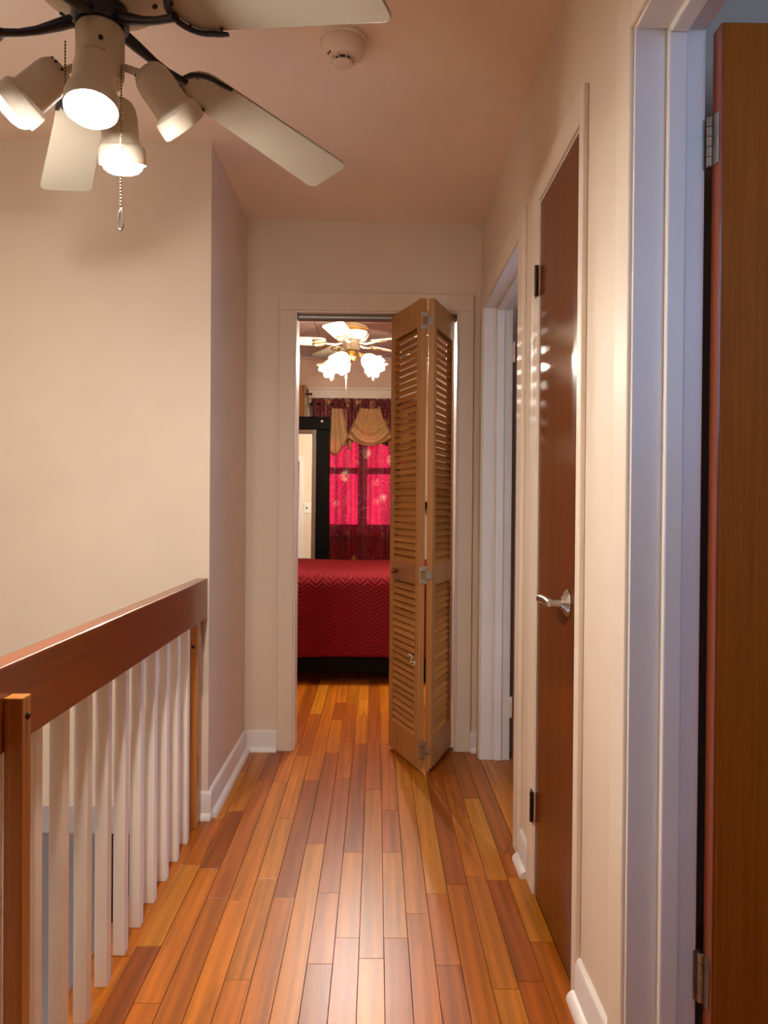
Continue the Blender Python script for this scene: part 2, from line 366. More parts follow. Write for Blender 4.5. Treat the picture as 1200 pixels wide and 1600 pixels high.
# lower storey seen through the railing
struct('wall_lower', MB().box(-1.95, -.4, 3.75, 3.85, -2.8, .04), M_lower, 'pale blue lit wall of the lower storey seen through the balusters', 'wall')
struct('floor_lower', MB().box(-2.05, -.4, -2.3, 3.85, -2.9, -2.8), M_post, 'wooden floor at the foot of the stairs', 'floor')
struct('wall_under_hall', MB().box(-.70, -.60, -2.2, 3.75, -2.8, -.06), M_lower, 'pale wall below the hall floor beside the stairs', 'wall')
t = thing('door_6', (-1.02, 3.75, -2.8), 'dark door of the lower storey glimpsed between the balusters', 'door', kind='structure')
part('door_leaf', B(-1.30, -.60, 3.72, 3.75, -2.8, -.47), M_blackwood, t, .002)
part('door_panel', B(-1.22, -.68, 3.712, 3.72, -1.5, -.6), M_blackwood, t, .004)
# right rooms
struct('wall_room_near', MB().slab('y', -.45, -.35, .60, 3.3, 0, ZC, [(.63, 1.60, 1.39, 2.39)]), M_room, 'grey window wall of the near right room', 'wall')
struct('wall_room_outer', MB().box(3.2, 3.3, -.45, YE, 0, ZC), M_room, 'grey outer wall of the right rooms', 'wall')
struct('wall_partition_near', MB().box(.60, 3.2, 1.66, 1.76, 0, ZC), M_room, 'grey partition behind the open brown door', 'wall')
struct('wall_partition_far', MB().box(.60, 3.2, 2.36, 2.46, 0, ZC), M_room, 'grey partition beside the far right room', 'wall')
struct('ceiling_right', MB().box(.60, 3.3, -.45, YE, ZC, ZC+.1), M_room, 'dim grey ceiling of the right rooms', 'ceiling')
struct('floor_right', MB().box(.60, 3.3, -.45, YE, -.06, 0), M_post, 'brown wooden floor of the right rooms', 'floor')
# bedroom
YB = 6.80
struct('wall_bedroom_far', MB().slab('y', YB, YB+.12, -2.3, 1.5, 0, ZC, [(-.56, .30, .92, 1.98)]), M_bedwall, 'pinkish beige bedroom wall behind the red curtain', 'wall')
struct('wall_bedroom_left', MB().box(-2.4, -2.3, 3.56, YB+.12, 0, ZC), M_bedwall, 'pinkish beige left bedroom wall', 'wall')
struct('wall_bedroom_right', MB().box(1.5, 1.6, 3.56, YB+.12, 0, ZC), M_bedwall, 'pinkish beige right bedroom wall', 'wall')
bc = struct('ceiling_bedroom', MB().box(-2.4, 1.6, 3.56, YB+.12, ZC+.012, ZC+.1), M_groove, 'pale panelled bedroom ceiling', 'ceiling')
pw, pd = .61, .61
pm = MB().box(-pw/2+.003, pw/2-.003, -pd/2+.003, pd/2-.003, 0, .012).mesh('ceiling_panel')
for i in range(6):
    for j in range(5):
        x = -1.98+i*pw; y = 3.99+j*pd
        if y+pd/2 > YB+.02: continue
        o = link('ceiling_panel', pm, M_bedceil, bc, .002, 1); o.location = (x, y, ZC)
lastd = YB-(3.99+3*pd+pd/2+pd)
struct('trim_2', MB().box(-2.3, 1.5, YB-.022, YB, ZC-.03, ZC), M_bedceil, 'thin moulding between bedroom wall and ceiling', 'trim')

# ---- floor with planks
fl = struct('floor', MB().prism([(-.71, -2.2), (.60, -2.2), (.60, 3.56), (1.5, 3.56), (1.5, YB), (-2.3, YB), (-2.3, 3.56), (-.604, 3.56), (-.604, 2.79), (-.71, 2.79)], -.06, -.012), M_subfloor,
            'honey brown varnished hardwood plank floor', 'floor')
PW = .0638; cache = {}
def plank_mesh(L, w=PW):
    k = (round(L, 2), round(w, 3))
    if k not in cache:
        g = .0006
        cache[k] = MB().box(-w/2+g, w/2-g, -k[0]/2+g, k[0]/2-g, -.012, 0).mesh('plank')
    return cache[k]
rest = MB(); npl = 0
x = -.61 + PW/2
rows = [(-.61 + PW*(k+.5)) for k in range(-26, 33)]
rng = random.Random(21)
for x in rows:
    segs = []
    inhall = -.61 < x < XR
    if inhall and -.41 < x < .41: segs.append((-.0, 5.02))
    else:
        if inhall: segs.append((-.0, 3.55))
        if -1.4 < x < 1.1: segs.append((3.69, 5.02))
    for y0, y1 in segs:
        y = y0 - rng.uniform(0, .5) if y0 < 1 else y0
        while y < y1-.05:
            L = round(rng.choice([.35, .45, .55, .65, .8, .95, 1.15, .5, .7]), 2)
            if y+L > y1-.1: L = round(y1-y, 2)
            if L <= 0: break
            yc = y+L/2
            if y+L < .85:
                rest.box(x-PW/2+.0006, x+PW/2-.0006, y+.0006, y+L-.0006, -.012, 0)
            else:
                o = link('plank', plank_mesh(L), M_plank, fl, .0006, 1); o.location = (x, yc, 0); npl += 1
            y += L
o = link('plank_field', rest.mesh('plank_field'), M_plank, fl); o['kind'] = 'stuff'
rest2 = MB().box(-.61, .48, -2.2, -.55, -.012, 0)
o = link('plank_field', rest2.mesh('plank_field'), M_plank, fl); o['kind'] = 'stuff'
rest3 = MB().box(-2.3, 1.5, 5.02, YB, -.012, 0)
o = link('plank_field', rest3.mesh('plank_field'), M_plank, fl); o['kind'] = 'stuff'
# landing nosing under the balusters
for y0, y1 in ((-2.2, .6), (.6, 1.93), (1.93, 2.785)):
    o = link('nosing_board', MB().box(-.712, -.6045, y0+.0006, y1-.0006, -.05, 0).mesh('nosing_board'), M_plank, fl, .004, 2)
# door sill planks in right doorways
for y0, y1 in ((.62, 1.44), (2.56, 3.45)):
    o = link('sill_board', MB().box(.4765, .60, y0, y1, -.012, 0).mesh('sill_board'), M_plank, fl, .001, 1)

# ---- baseboards (board + quarter round shoe)
def baseboard(name, p0, p1, n, label, h=.098):
    """along p0->p1 on the floor, n = outward normal"""
    p0 = Vector((*p0, 0)); p1 = Vector((*p1, 0)); n = Vector((*n, 0)); d = (p1-p0)
    L = d.length; ex = d.normalized()
    Mx = Matrix(((ex.x, n.x, 0, p0.x), (ex.y, n.y, 0, p0.y), (0, 0, 1, 0), (0, 0, 0, 1)))
    def run(poly):
        m = MB(); k = len(poly)
        vs = [(0, a, z) for a, z in poly] + [(L, a, z) for a, z in poly]
        m.add(vs, [tuple(range(k)), tuple(range(2*k-1, k-1, -1))] + [(i, (i+1) % k, k+(i+1) % k, k+i) for i in range(k)], Mx); return m
    t = thing(name, tuple(p0), label, 'baseboard', kind='structure')
    part('board', run([(0, .0), (.013, .0), (.013, h-.014), (.010, h-.005), (.005, h), (0, h)]), M_white, t, auto=25)
    q = [(.0135, .0)] + [(.0135+.019*math.cos(a), .022*math.sin(a)) for a in [k*math.pi/12 for k in range(0, 7)]]
    part('shoe_moulding', run(q), M_white, t, auto=40)
    return t
baseboard('baseboard_left', (-.604, 2.79), (-.604, YE-.014), (1, 0), 'white baseboard with quarter-round along the shaded left wall')
baseboard('baseboard_corner', (-.655, 2.79), (-.590, 2.79), (0, -1), 'short white baseboard end beside the far railing post')
baseboard('baseboard_end_left', (-.60, YE), (-.452, YE), (0, -1), 'short white baseboard left of the folding door frame', .095)
baseboard('baseboard_end_right', (.444, YE), (XR-.005, YE), (0, -1), 'tiny white baseboard right of the folding door frame', .095)
baseboard('baseboard_right_near', (XR, 1.525), (XR, 1.765), (-1, 0), 'cream baseboard between the closet door and near doorway')
baseboard('baseboard_right_far', (XR, 2.338), (XR, 2.472), (-1, 0), 'short cream baseboard between closet door and far doorway')

# ---- door frames
def side_frame(name, ya, yb, label, cf=(.085, .08), zt=2.04, stop=True, face=.466, recess=.0):
    """frame in the right wall, opening ya..yb (inside of the rough hole); casing widths near, far"""
    t = thing(name, (XR, ya, 0), label, 'door frame', kind='structure')
    j = .012
    part('jamb', B(.474, .606, yb-j, yb, 0, zt), M_white, t, .0015)
    part('jamb', B(.474, .606, ya, ya+j, 0, zt), M_white, t, .0015)
    part('head_jamb', B(.474, .606, ya+j, yb-j, zt-j, zt), M_white, t, .0015)
    if stop:
        part('door_stop', B(.532, .568, yb-j-.013, yb-j, 0, zt-j), M_white, t, .004, segs=3)
        part('door_stop', B(.532, .568, ya+j, ya+j+.013, 0, zt-j), M_white, t, .004, segs=3)
        part('head_stop', B(.532, .568, ya+j+.013, yb-j-.013, zt-j-.013, zt-j), M_white, t, .004, segs=3)
    r = .006
    part('casing', B(face, XR, ya-cf[0]+r, ya+r, 0, zt+.072), M_casing, t, .003)
    part('casing', B(face, XR, yb-r, yb-r+cf[1], 0, zt+.072), M_casing, t, .003)
    part('head_casing', B(face, XR, ya+r, yb-r, zt-.006, zt+.072), M_casing, t, .003)
    return t
side_frame('trim_3', .62, 1.44, 'large white door frame at the right edge, bluish in daylight')
side_frame('trim_4', 1.79, 2.25, 'narrow frame around the closed glossy closet door', (.036, .085), 2.04, False)
side_frame('trim_5', 2.56, 3.45, 'white frame of the far right doorway beside the folding door', (.085, .07))
t = thing('trim_6', (0, YE, 0), 'cream frame around the folding louvered door opening', 'door frame', kind='structure')
part('jamb', B(-.388, -.374, YE-.004, 3.684, 0, 2.03), M_white, t, .0015)
part('jamb', B(.368, .382, YE-.004, 3.684, 0, 2.03), M_white, t, .0015)
part('head_jamb', B(-.388, .382, YE-.004, 3.684, 2.03, 2.044), M_white, t, .0015)
part('casing', B(-.452, -.381, 3.545, YE, 0, 2.037), M_wall, t, .003)
part('casing', B(.375, .444, 3.545, YE, 0, 2.037), M_wall, t, .003)
part('head_casing', B(-.452, .444, 3.545, YE, 2.037, 2.118), M_wall, t, .003)
trk = part('door_track', B(-.374, .368, 3.600, 3.630, 2.005, 2.03), M_taupe, t, .002)
part('track_channel', B(-.37, .364, 3.594, 3.5995, 2.012, 2.022), M_steel, trk)
part('floor_bracket', B(.315, .367, 3.585, 3.64, 0, .012), M_steel, t, .001)

# ---- hinge builder (knuckles on a vertical pin)
def hinge(parent, loc, mat, h=.09, r=.0055, leafs=(), name='hinge'):
    m = MB(); x, y, z = loc
    for k in range(5):
        m.lathe([(r*.55, z-h/2+k*h/5), (r, z-h/2+k*h/5+.0012), (r, z-h/2+(k+1)*h/5-.0012), (r*.55, z-h/2+(k+1)*h/5)], 10, T(x, y, 0))
    o = part(name, m, mat, parent, smooth=False)
    for bx in leafs: part('hinge_leaf', B(*bx), mat, o, .0005)
    return o

# ---- door 1: near right, open into the room
t = thing('door_1', (.612, 1.43, 0), 'dark brown veneer door standing open at the right edge', 'door', kind='structure')
part('door_leaf', B(.622, 1.40, 1.388, 1.424, .012, 2.018), M_door_near, t, .0015)
part('edge_band', B(.617, .6225, 1.3885, 1.4235, .012, 2.018), M_door_edge, t, .0015)
for z in (1.815, .265):
    hinge(t, (.6105, 1.418, z), M_steel, .092, .006, [(.600, .6165, 1.4275, 1.4295, z-.046, z+.046), (.614, .6168, 1.394, 1.418, z-.046, z+.046)])
# ---- door 4: far right, open into its room
t = thing('door_4', (.612, 3.44, 0), 'brown door open inside the far right doorway', 'door', kind='structure')
part('door_leaf', B(.622, 1.42, 3.396, 3.432, .012, 2.018), M_door, t, .0015)
part('edge_band', B(.617, .6225, 3.3965, 3.4315, .012, 2.018), M_door_edge, t, .0015)
for z in (1.83, .24):
    hinge(t, (.6105, 3.427, z), M_white, .092, .006, [(.600, .6165, 3.4365, 3.4385, z-.046, z+.046)])
# ---- door 2: closet, closed
t = thing('door_2', (.472, 2.02, 0), 'narrow glossy brown closet door, closed, with a lever handle', 'door', kind='structure')
part('door_leaf', B(.472, .508, 1.803, 2.2385, .008, 2.026), M_door, t, .001)
for z in (1.80, .26):
    hinge(t, (.4615, 2.242, z), M_bronze, .09, .0055, [(.4628, .466, 2.244, 2.268, z-.045, z+.045)])
lv = part('lever_rose', MB().lathe([(.034, 0), (.034, .004), (.030, .009), (.018, .014), (.013, .02), (.011, .045), (.0, .045)], 28, axisM((.472, 1.872, .905), (-1, 0, 0))), M_chrome, t, auto=35)
lp = [(.425+.0, 1.872+s, .905+dz) for s, dz in ((-.008, 0), (.012, 0), (.035, .001), (.06, .001), (.085, 0), (.105, -.002))]
part('lever', MB().tube(lp, [.0085, .011, .0105, .0105, .011, .011], 14, 1.0), M_chrome, lv, auto=50)

# ------------------------------------------------------------------ folding louvered door
t = thing('door_3', (.36, 3.615, 0), 'honey pine louvered folding door, half folded into the hall', 'door', kind='structure')
PWD, PT = .352, .027
slat_m = None
def louver_panel(M, knob):
    """local: x 0..PWD from jamb side to fold side, y 0 (bedroom side) .. -PT (hall side), z up"""
    global slat_m
    st = .042; z0, z1 = .018, 2.022
    fr = MB().slab('y', -PT, 0, 0, PWD, z0, z1, [(st, PWD-st, .145, .800), (st, PWD-st, .890, 1.905)])
    o = link('louver_panel', fr.mesh('louver_panel'), M_pine, t, .002, 2)
    o.matrix_local = Matrix.Translation(-Vector(t.location)) @ M
    if slat_m is None:
        hw = (PWD-2*st)/2 - .0005
        slat_m = MB().box(-hw, hw, -.020, .020, -.0025, .0025, Matrix.Rotation(math.radians(50), 4, 'X')).mesh('slat')
    for za, zb in ((.145, .800), (.890, 1.905)):
        n = int((zb-za)/.0295)
        p = (zb-za)/n
        for k in range(n):
            s = link('slat', slat_m, M_slat, o, .0012, 1); s.location = (PWD/2, -PT/2, za+p*(k+.5))
    if knob:
        w = link('knob_plate', MB().box(st+.008, PWD-st-.002, -PT-.003, -PT, .803, .887).mesh('knob_plate'), wood('knotty_pine_block', (112, 62, 26), (176, 112, 56), 'x', .4, .2, 30, .3, contrast=.7), o, .002)
        kb = link('knob', MB().lathe([(.0, .026), (.012, .024), (.016, .016), (.012, .007), (.007, .004), (.007, -.004)], 18, axisM((.10, -PT-.004, .846), (0, -1, 0))).mesh('knob', smooth=True), M_rail, o)
        up_ = lambda *uv: [(.235+(u-648)*.00717, .49-(v-1024)*.00277) for u, v in uv]
        for nm, pts in (('sticker_curl', up_((648.6, 1029), (649, 1026), (651, 1024.2), (654, 1024.5), (655.8, 1027), (655, 1029.5), (652.6, 1031), (653.4, 1033.6), (655.6, 1034.4))), ('sticker_dot', up_((655.6, 1034.4), (658, 1032.2), (660, 1033.4), (659.6, 1036.4), (657.4, 1037)))):
            q = [(a, -PT-.001, b-.0) for a, b in pts]
            s = link(nm, MB().tube(q, .0035, 6).mesh(nm, smooth=True), M_glow, o)
    return o
def panelM(p0, p1, flip):
    d = Vector((p1[0]-p0[0], p1[1]-p0[1], 0)).normalized(); n = Vector((-d.y, d.x, 0))
    if flip: n = -n           # local y+ direction: bedroom side
    return Matrix(((d.x, n.x, 0, p0[0]), (d.y, n.y, 0, p0[1]), (0, 0, 1, 0), (0, 0, 0, 1)))
fold = (.212, 3.272)
# panel at the jamb (right): hall face looks right/+x ; y+ (bedroom side) looks left
louver_panel(panelM((.334, 3.602), (.2155, 3.2705), True), False)
louver_panel(panelM((.090, 3.602), (.2085, 3.2705), False), True)
for z in (1.925, .845, .10):
    ho = hinge(t, (.2115, 3.2665, z), M_steel, .075, .004, [(.184, .209, 3.259, 3.2615, z-.035, z-.017), (.184, .209, 3.259, 3.2615, z+.017, z+.035), (.184, .190, 3.2592, 3.2613, z-.017, z+.017), (.214, .236, 3.259, 3.2615, z-.016, z+.016)])

# ------------------------------------------------------------------ railing
t = thing('stair_railing', (-.635, 2.0, 0), 'stair railing with brown wooden handrail and white square balusters', 'railing')
part('handrail', B(-.652, -.609, .2, 2.789, .728, .872), M_rail, t, .004, segs=3)
np_ = part('newel_post', B(-.6085, -.577, 1.262, 1.293, -.2, .820), M_post, t, .002)
bm_ = lambda x, y, z, d: MB().lathe([(.0, .005), (.004, .0045), (.0065, .002), (.0065, 0)], 12, axisM((x, y, z), d))
part('bolt', bm_(-.577, 1.278, .787, (1, 0, 0)), M_bronze, np_)
fp = part('end_post', B(-.655, -.621, 2.690, 2.722, 0, .728), M_post, t, .002)
part('bolt', bm_(-.6375, 2.690, .640, (0, -1, 0)), M_bronze, fp)
part('wall_block', B(-.652, -.624, 2.722, 2.789, .46, .728), M_rail, t, .002)
for k in range(12):
    y = 2.585 - .1275*k
    if abs(y-1.282) < .045: y += 0
    part('baluster', B(-.656, -.626, y-.015, y+.015, -.0 if k < 13 else -.2, .728), M_balu, t, .0015)

# ------------------------------------------------------------------ hall ceiling fan
FX, FY, FZ = 0.0, 0.0, 2.168            # drawn about its own axis at 52 inch size, then set to 44 inch and hung over the railing
GFAN = T(-.507, 1.404, 2.014) @ Matrix.Scale(.85, 4) @ T(0, 0, -FZ)
t = thing('ceiling_fan', (-.507, 1.404, ZC), 'cream ceiling fan with black blade irons and four spot heads', 'ceiling fan')
def fp_(name, mb, mat, parent=None, **k):
    if GFAN is not None: mb.v = [tuple(GFAN @ Vector(v)) for v in mb.v]
    return part(name, mb, mat, parent or t, **k)
C0 = T(FX, FY, 0)
part('canopy', MB().lathe([(.065, ZC), (.065, ZC-.012), (.05, ZC-.045), (.02, ZC-.06), (.0, ZC-.06)], 32, T(-.507, 1.404, 0)), M_cream, t, auto=40)
part('downrod', MB().lathe([(.012, ZC-.05), (.012, 2.18)], 16, T(-.507, 1.404, 0)), M_cream, t, smooth=True)
mh = fp_('motor_housing', MB().lathe([(.0, 2.375), (.06, 2.37), (.12, 2.345), (.147, 2.305), (.150, 2.265), (.146, 2.243), (.128, 2.223), (.095, 2.205), (.06, 2.195), (.0, 2.195)], 48, C0), M_cream, smooth=True)
for k in range(5):
    a = math.radians(10+72*k)
    fp_('housing_slot', MB().lathe([(.0, .002), (.006, .002), (.006, -.004)], 10, axisM((FX+.112*math.cos(a), FY+.112*math.sin(a), 2.2125), (.3*math.cos(a), .3*math.sin(a), -1))), M_dark, mh)
fp_('flywheel', MB().lathe([(.0, 2.197), (.054, 2.196), (.060, 2.188), (.060, 2.160), (.056, 2.152), (.0, 2.152)], 40, C0), M_black, auto=40)
YAW = -26.2; DR = .19; PITCH = -.16; BW = .141; BR = .662
def blade_frame(k):
    th = math.radians(YAW+72*k); d = Vector((math.cos(th), math.sin(th), -DR)).normalized(); n0 = Vector((-math.sin(th), math.cos(th), 0))
    up = d.cross(n0); n = n0*math.cos(PITCH)+up*math.sin(PITCH); up = d.cross(n)
    return Matrix(((d.x, n.x, up.x, FX), (d.y, n.y, up.y, FY), (d.z, n.z, up.z, FZ), (0, 0, 0, 1)))
def blade_poly():
    P = []; r0 = .205; hw0, hw1 = .056, BW/2
    for s in range(9):       # rounded inner end
        a = math.pi/2 + math.pi*s/8; P.append((r0+.055+.055*math.cos(a)*1.0, hw0*math.sin(a)))
    cr = .02; xt = BR*math.sqrt(1+DR*DR)
    for a in range(-90, 1, 30): P.append((xt-cr+cr*math.cos(math.radians(a)), -hw1+cr+cr*math.sin(math.radians(a))))
    for a in range(0, 91, 30): P.append((xt-cr+cr*math.cos(math.radians(a)), hw1-cr+cr*math.sin(math.radians(a))))
    return P
for k in range(5):
    Mk = blade_frame(k)
    b_ = fp_('blade', MB().prism(blade_poly(), .0, .006, Mk), M_blade, bevel=.0015)
    for (sx, sy) in ((.225, .030), (.225, -.030), (.292, .046)):
        fp_('screw', MB().lathe([(0, -.0075), (.004, -.007), (.004, -.004)], 8, Mk @ T(sx, sy, 0)), M_bronze, b_)
    ir = MB()
    p = lambda x, y, z: Mk @ Vector((x, y, z))
    ir.tube([p(.046, 0, .006), p(.085, 0, -.002), p(.13, 0, -.010), p(.165, 0, -.012), p(.195, 0, -.010), p(.212, 0, -.008)], [.016, .015, .011, .0095, .010, .012], 12, .75)
    iro = fp_('blade_iron', ir, M_black, auto=60)
    arc = MB()
    pts = []; 
    for s in range(17):
        a = math.radians(90+ (180)*s/16)
        pts.append(p(.262+.058*math.cos(a), .054*math.sin(a), -.007))
    pts = [p(.300, .060, -.006), p(.282, .057, -.007)] + pts + [p(.282, -.057, -.007), p(.300, -.060, -.006)]
    arc.tube(pts, [.0055]+[.0075]*(len(pts)-2)+[.0055], 10, .7)
    fp_('iron_fork', arc, M_black, iro, auto=60)
lk = fp_('light_kit', MB().lathe([(.0, 2.152), (.046, 2.152), (.050, 2.146), (.050, 2.052), (.047, 2.040), (.032, 2.028), (.0, 2.025)], 40, C0), M_cream, auto=35)
fp_('screw', MB().lathe([(0, .004), (.005, .003), (.005, -.002)], 10, axisM((FX+.018, FY-.0468, 2.105), (.36, -.93, 0))), M_dark, lk)
def spot(ang, piv, d, lit, name='spot_head'):
    """piv = pivot at the neck of the head; d = pointing direction"""
    piv = Vector(piv); d = Vector(d).normalized(); a = math.radians(ang)
    Mz = axisM(piv, d)
    # profile along +z = pointing direction
    prof = [(.0, -.030), (.018, -.028), (.030, -.020), (.0375, -.006), (.040, .012), (.041, .062), (.042, .066), (.0505, .073), (.0525, .080), (.0525, .104), (.0515, .110), (.0485, .110), (.0480, .080), (.036, .06), (.0, .05)]
    o = fp_(name, MB().lathe(prof, 36, Mz), M_cream, auto=32)
    fp_('bulb', MB().lathe([(.020, .07), (.044, .092), (.0465, .099), (.0465, .1025)] + ([(.0455, .110), (.041, .119), (.033, .126), (.02, .1305), (.0, .132)] if lit else [(.040, .1045), (.02, .1055), (.0, .106)]), 32, Mz), M_bulb if lit else M_bulb_off, o, smooth=True)
    hub = Vector((FX+.046*math.cos(a), FY+.046*math.sin(a), 2.072))
    fp_('swivel_arm', MB().tube([hub, (hub+piv)/2+Vector((0, 0, .001)), piv], [.0075, .0085, .0085], 12), M_cream, o, smooth=True)
    for q in range(3):
        b = math.radians(-40+40*q)
        fp_('vent_hole', MB().lathe([(0, .001), (.0028, .001), (.0028, -.003)], 8, Mz @ axisM((.0262*math.cos(b)*1.0, .0262*math.sin(b), -.0245), (.6*math.cos(b), .6*math.sin(b), -.8))), M_dark, o)
    fp_('wing_nut', MB().lathe([(0, .010), (.006, .009), (.0075, .004), (.0075, -.004)], 8, axisM(hub + (piv-hub)*.75 + Vector((0, 0, .006)), (0, 0, 1))), M_brass, o)
    return o
spot(270, (FX+.020, FY-.088, 2.024), (.05, -.28, -.95), True)
spot(90, (FX+.010, FY+.088, 2.020), (.0, .30, -1), True)
spot(180, (FX-.100, FY+.0, 2.050), (-.72, .04, -.58), True)
spot(0, (FX+.112, FY+.0, 2.046), (.50, .56, -.66), False)
def chain(x, y, z0, z1, pend):
    m = MB(); n = int((z0-z1)/.0068)
    for k in range(n):
        z = z0-k*.0068
        m.lathe([(0, z+.0026), (.0018, z+.0018), (.0026, z), (.0018, z-.0018), (0, z-.0026)], 6, T(x, y, 0))
    m.lathe([(.0006, z1), (.0006, z0)], 4, T(x, y, 0))
    o = fp_('pull_chain', m, M_chainM, smooth=True); o['kind'] = 'stuff'
    if pend:
        lp = [(x+.0075*math.sin(a)*(1 if True else 0)*(.4+.6*(1-math.cos(a))/2), y, z1-.0225+.0225*math.cos(a)) for a in [2*math.pi*s/20 for s in range(21)]]
        fp_('loop_pendant', MB().tube(lp, .0022, 8), M_chrome, o, smooth=True)
chain(FX+.052, FY-.020, 2.062, 1.762, True)
chain(FX-.062, FY-.030, 2.105, 1.975, False)

# ------------------------------------------------------------------ smoke detector
SX, SY = -.103, 2.165
t = thing('smoke_detector', (SX, SY, ZC), 'round off-white smoke detector on the salmon ceiling', 'smoke detector')
CS = T(SX, SY, 0)
part('base_plate', MB().lathe([(.067, ZC), (.067, ZC-.012), (.064, ZC-.015), (.0, ZC-.015)], 40, CS), M_plastic, t, auto=40)
bd = part('body', MB().lathe([(.060, ZC-.015), (.061, ZC-.022), (.060, ZC-.040), (.055, ZC-.050), (.044, ZC-.057), (.030, ZC-.059), (.0, ZC-.059)], 40, CS), M_plastic, t, auto=40)
part('sensor_core', MB().lathe([(.022, ZC-.058), (.022, ZC-.070)], 24, CS), M_dark, t)
part('sensor_cap', MB().lathe([(.026, ZC-.068), (.028, ZC-.070), (.027, ZC-.075), (.022, ZC-.078), (.0, ZC-.078)], 32, CS), M_plastic, t, auto=40)
for k in range(8):
    a = math.radians(22.5+45*k); Mx = CS @ Matrix.Rotation(a, 4, 'Z')
    part('vent_rib', MB().prism([(.022, ZC-.072), (.027, ZC-.070), (.036, ZC-.058), (.022, ZC-.058)], -.0012, .0012, Mx @ Matrix.Rotation(math.pi/2, 4, 'X')), M_plastic, t)
for dx, dy in ((-.040, -.022), (-.035, -.031)):
    part('indicator_hole', MB().lathe([(0, ZC-.0585), (.0024, ZC-.0585), (.0024, ZC-.050)], 10, T(SX+dx, SY+dy, 0)), M_dark, bd)

# ------------------------------------------------------------------ bedroom: window
t = thing('window_1', (-.13, YB, .92), 'sash window glowing behind the red curtain', 'window', kind='structure')
x0, x1, z0, z1 = -.56, .30, .92, 1.98
part('window_frame', MB().slab('y', YB+.03, YB+.10, x0, x1, z0, z1, [(x0+.04, -.165, z0+.05, 1.42), (-.085, x1-.04, z0+.05, 1.42), (x0+.04, -.165, 1.475, z1-.04), (-.085, x1-.04, 1.475, z1-.04)]), M_white, t, .003)
for xa, xb in ((x0+.04, -.165), (-.085, x1-.04)):
    for za, zb in ((z0+.05, 1.42), (1.475, z1-.04)):
        part('pane', B(xa, xb, YB+.062, YB+.066, za, zb), M_glass, t)
part('window_casing', B(-.615, -.56, YB-.02, YB, .86, 2.0), M_white, t, .003)
part('window_casing', B(.30, .355, YB-.02, YB, .86, 2.0), M_white, t, .003)
hd = part('head_cornice', B(-.60, .42, YB-.075, YB, 2.075, 2.165), M_white, t, .003)
part('cornice_lip', B(-.61, .43, YB-.09, YB, 2.15, 2.172), M_white, hd, .004)
part('head_board', B(-.60, .42, YB-.05, YB, 2.0, 2.07), M_white, t, .003)
part('sill', B(-.63, .37, YB-.06, YB+.03, .86, .92), M_white, t, .004)
part('bracket', B(-.572, -.545, YB-.10, YB-.05, 1.98, 2.045), M_black, t, .002)
for nm, ax, lo, hi, tt, hole, lab in (('window_2', 'y', -2.3, -2.2, 0, (-1.3, -.8, 1.45, 2.05), 'window at the back of the hall behind the camera'), ('window_3', 'y', -.45, -.35, 0, (.63, 1.60, 1.39, 2.39), 'window of the near right room'), ('window_4', 'x', -2.05, -1.95, 0, (1.6, 2.8, -1.85, -.65), 'window beside the lower stairs')):
    a0, a1, za, zb = hole; am = (a0+a1)/2
    t = thing(nm, ((a0+a1)/2 if ax == 'y' else lo, lo if ax == 'y' else am, za), lab, 'window', kind='structure')
    part('window_frame', MB().slab(ax, lo+.03, hi-.02, a0, a1, za, zb, [(a0+.05, am-.03, za+.05, zb-.05), (am+.03, a1-.05, za+.05, zb-.05)]), M_white, t)
    for p0, p1 in ((a0+.05, am-.03), (am+.03, a1-.05)):
        part('pane', B(p0, p1, lo+.05, lo+.054, za+.05, zb-.05) if ax == 'y' else B(lo+.05, lo+.054, p0, p1, za+.05, zb-.05), M_glass, t)

# ------------------------------------------------------------------ bedroom: curtains
YC = YB-.115
def folds(x, amp, k=1.0):
    return amp*(math.sin(x*52*k)+.55*math.sin(x*97*k+1.3)+.35*math.sin(x*23*k+.6))
t = thing('curtain', (-.1, YC, .3), 'burgundy and gold floral curtain lit pink by the window', 'curtain')
part('curtain_panel', MB().grid(lambda u, v: (-.555+.90*u, YC+.012+folds(-.555+.90*u, .02*(0.6+.4*(1-v)))*(1.3 if u < .28 or u > .8 else .95), .32+1.66*v), 150, 24), M_burg, t, smooth=True)
part('ruffled_header', MB().grid(lambda u, v: (-.563+.915*u, YC-.030-.010*math.sin(v*math.pi)+folds(-.56+.915*u, .011, 2.1), 1.955+.105*v+.007*math.sin(u*90)*v), 190, 8), M_burg2, t, smooth=True)
t = thing('valance', (-.06, YC-.05, 1.7), 'burgundy valance with gold satin swag across the curtain top', 'valance')
part('valance_panel', MB().grid(lambda u, v: (-.56+.91*u, YC-.030+folds(-.56+.91*u, .009, 1.4), 1.975-(1-v)*(.15+.17*abs(math.sin((u*.91-.125)*math.pi/.375+.25)) )), 150, 12), M_burg2, t, smooth=True)
def swag(u, v):          # v 0 top .. 1 bottom
    s = 2*u-1; w = .088+.10*v**1.3
    xx = -.062+s*w
    zz = 1.972 - v*(.235+.075*math.cos(s*1.35)**1.0)+.01*s*s
    yy = YC-.062-.028*math.sin(min(v, 1)*math.pi*.8)-.020*math.sin(v*22+s*s*3.5)*(.3+v)-.02*math.sin(s*15)*(1-v)**.7
    return (xx, yy, zz)
sw = part('swag', MB().grid(swag, 40, 60), M_gold, t, smooth=True)
def fringe(pts, nm, par):
    m = MB(); m.tube(pts, .009, 6); part(nm, m, M_goldc, par, smooth=True)
fringe([Vector(swag(k/20, 1))+Vector((0, -.004, -.004)) for k in range(21)], 'fringe', sw)
fringe([Vector(swag(0, k/12))+Vector((-.003, -.004, 0)) for k in range(5, 13)], 'fringe', sw)
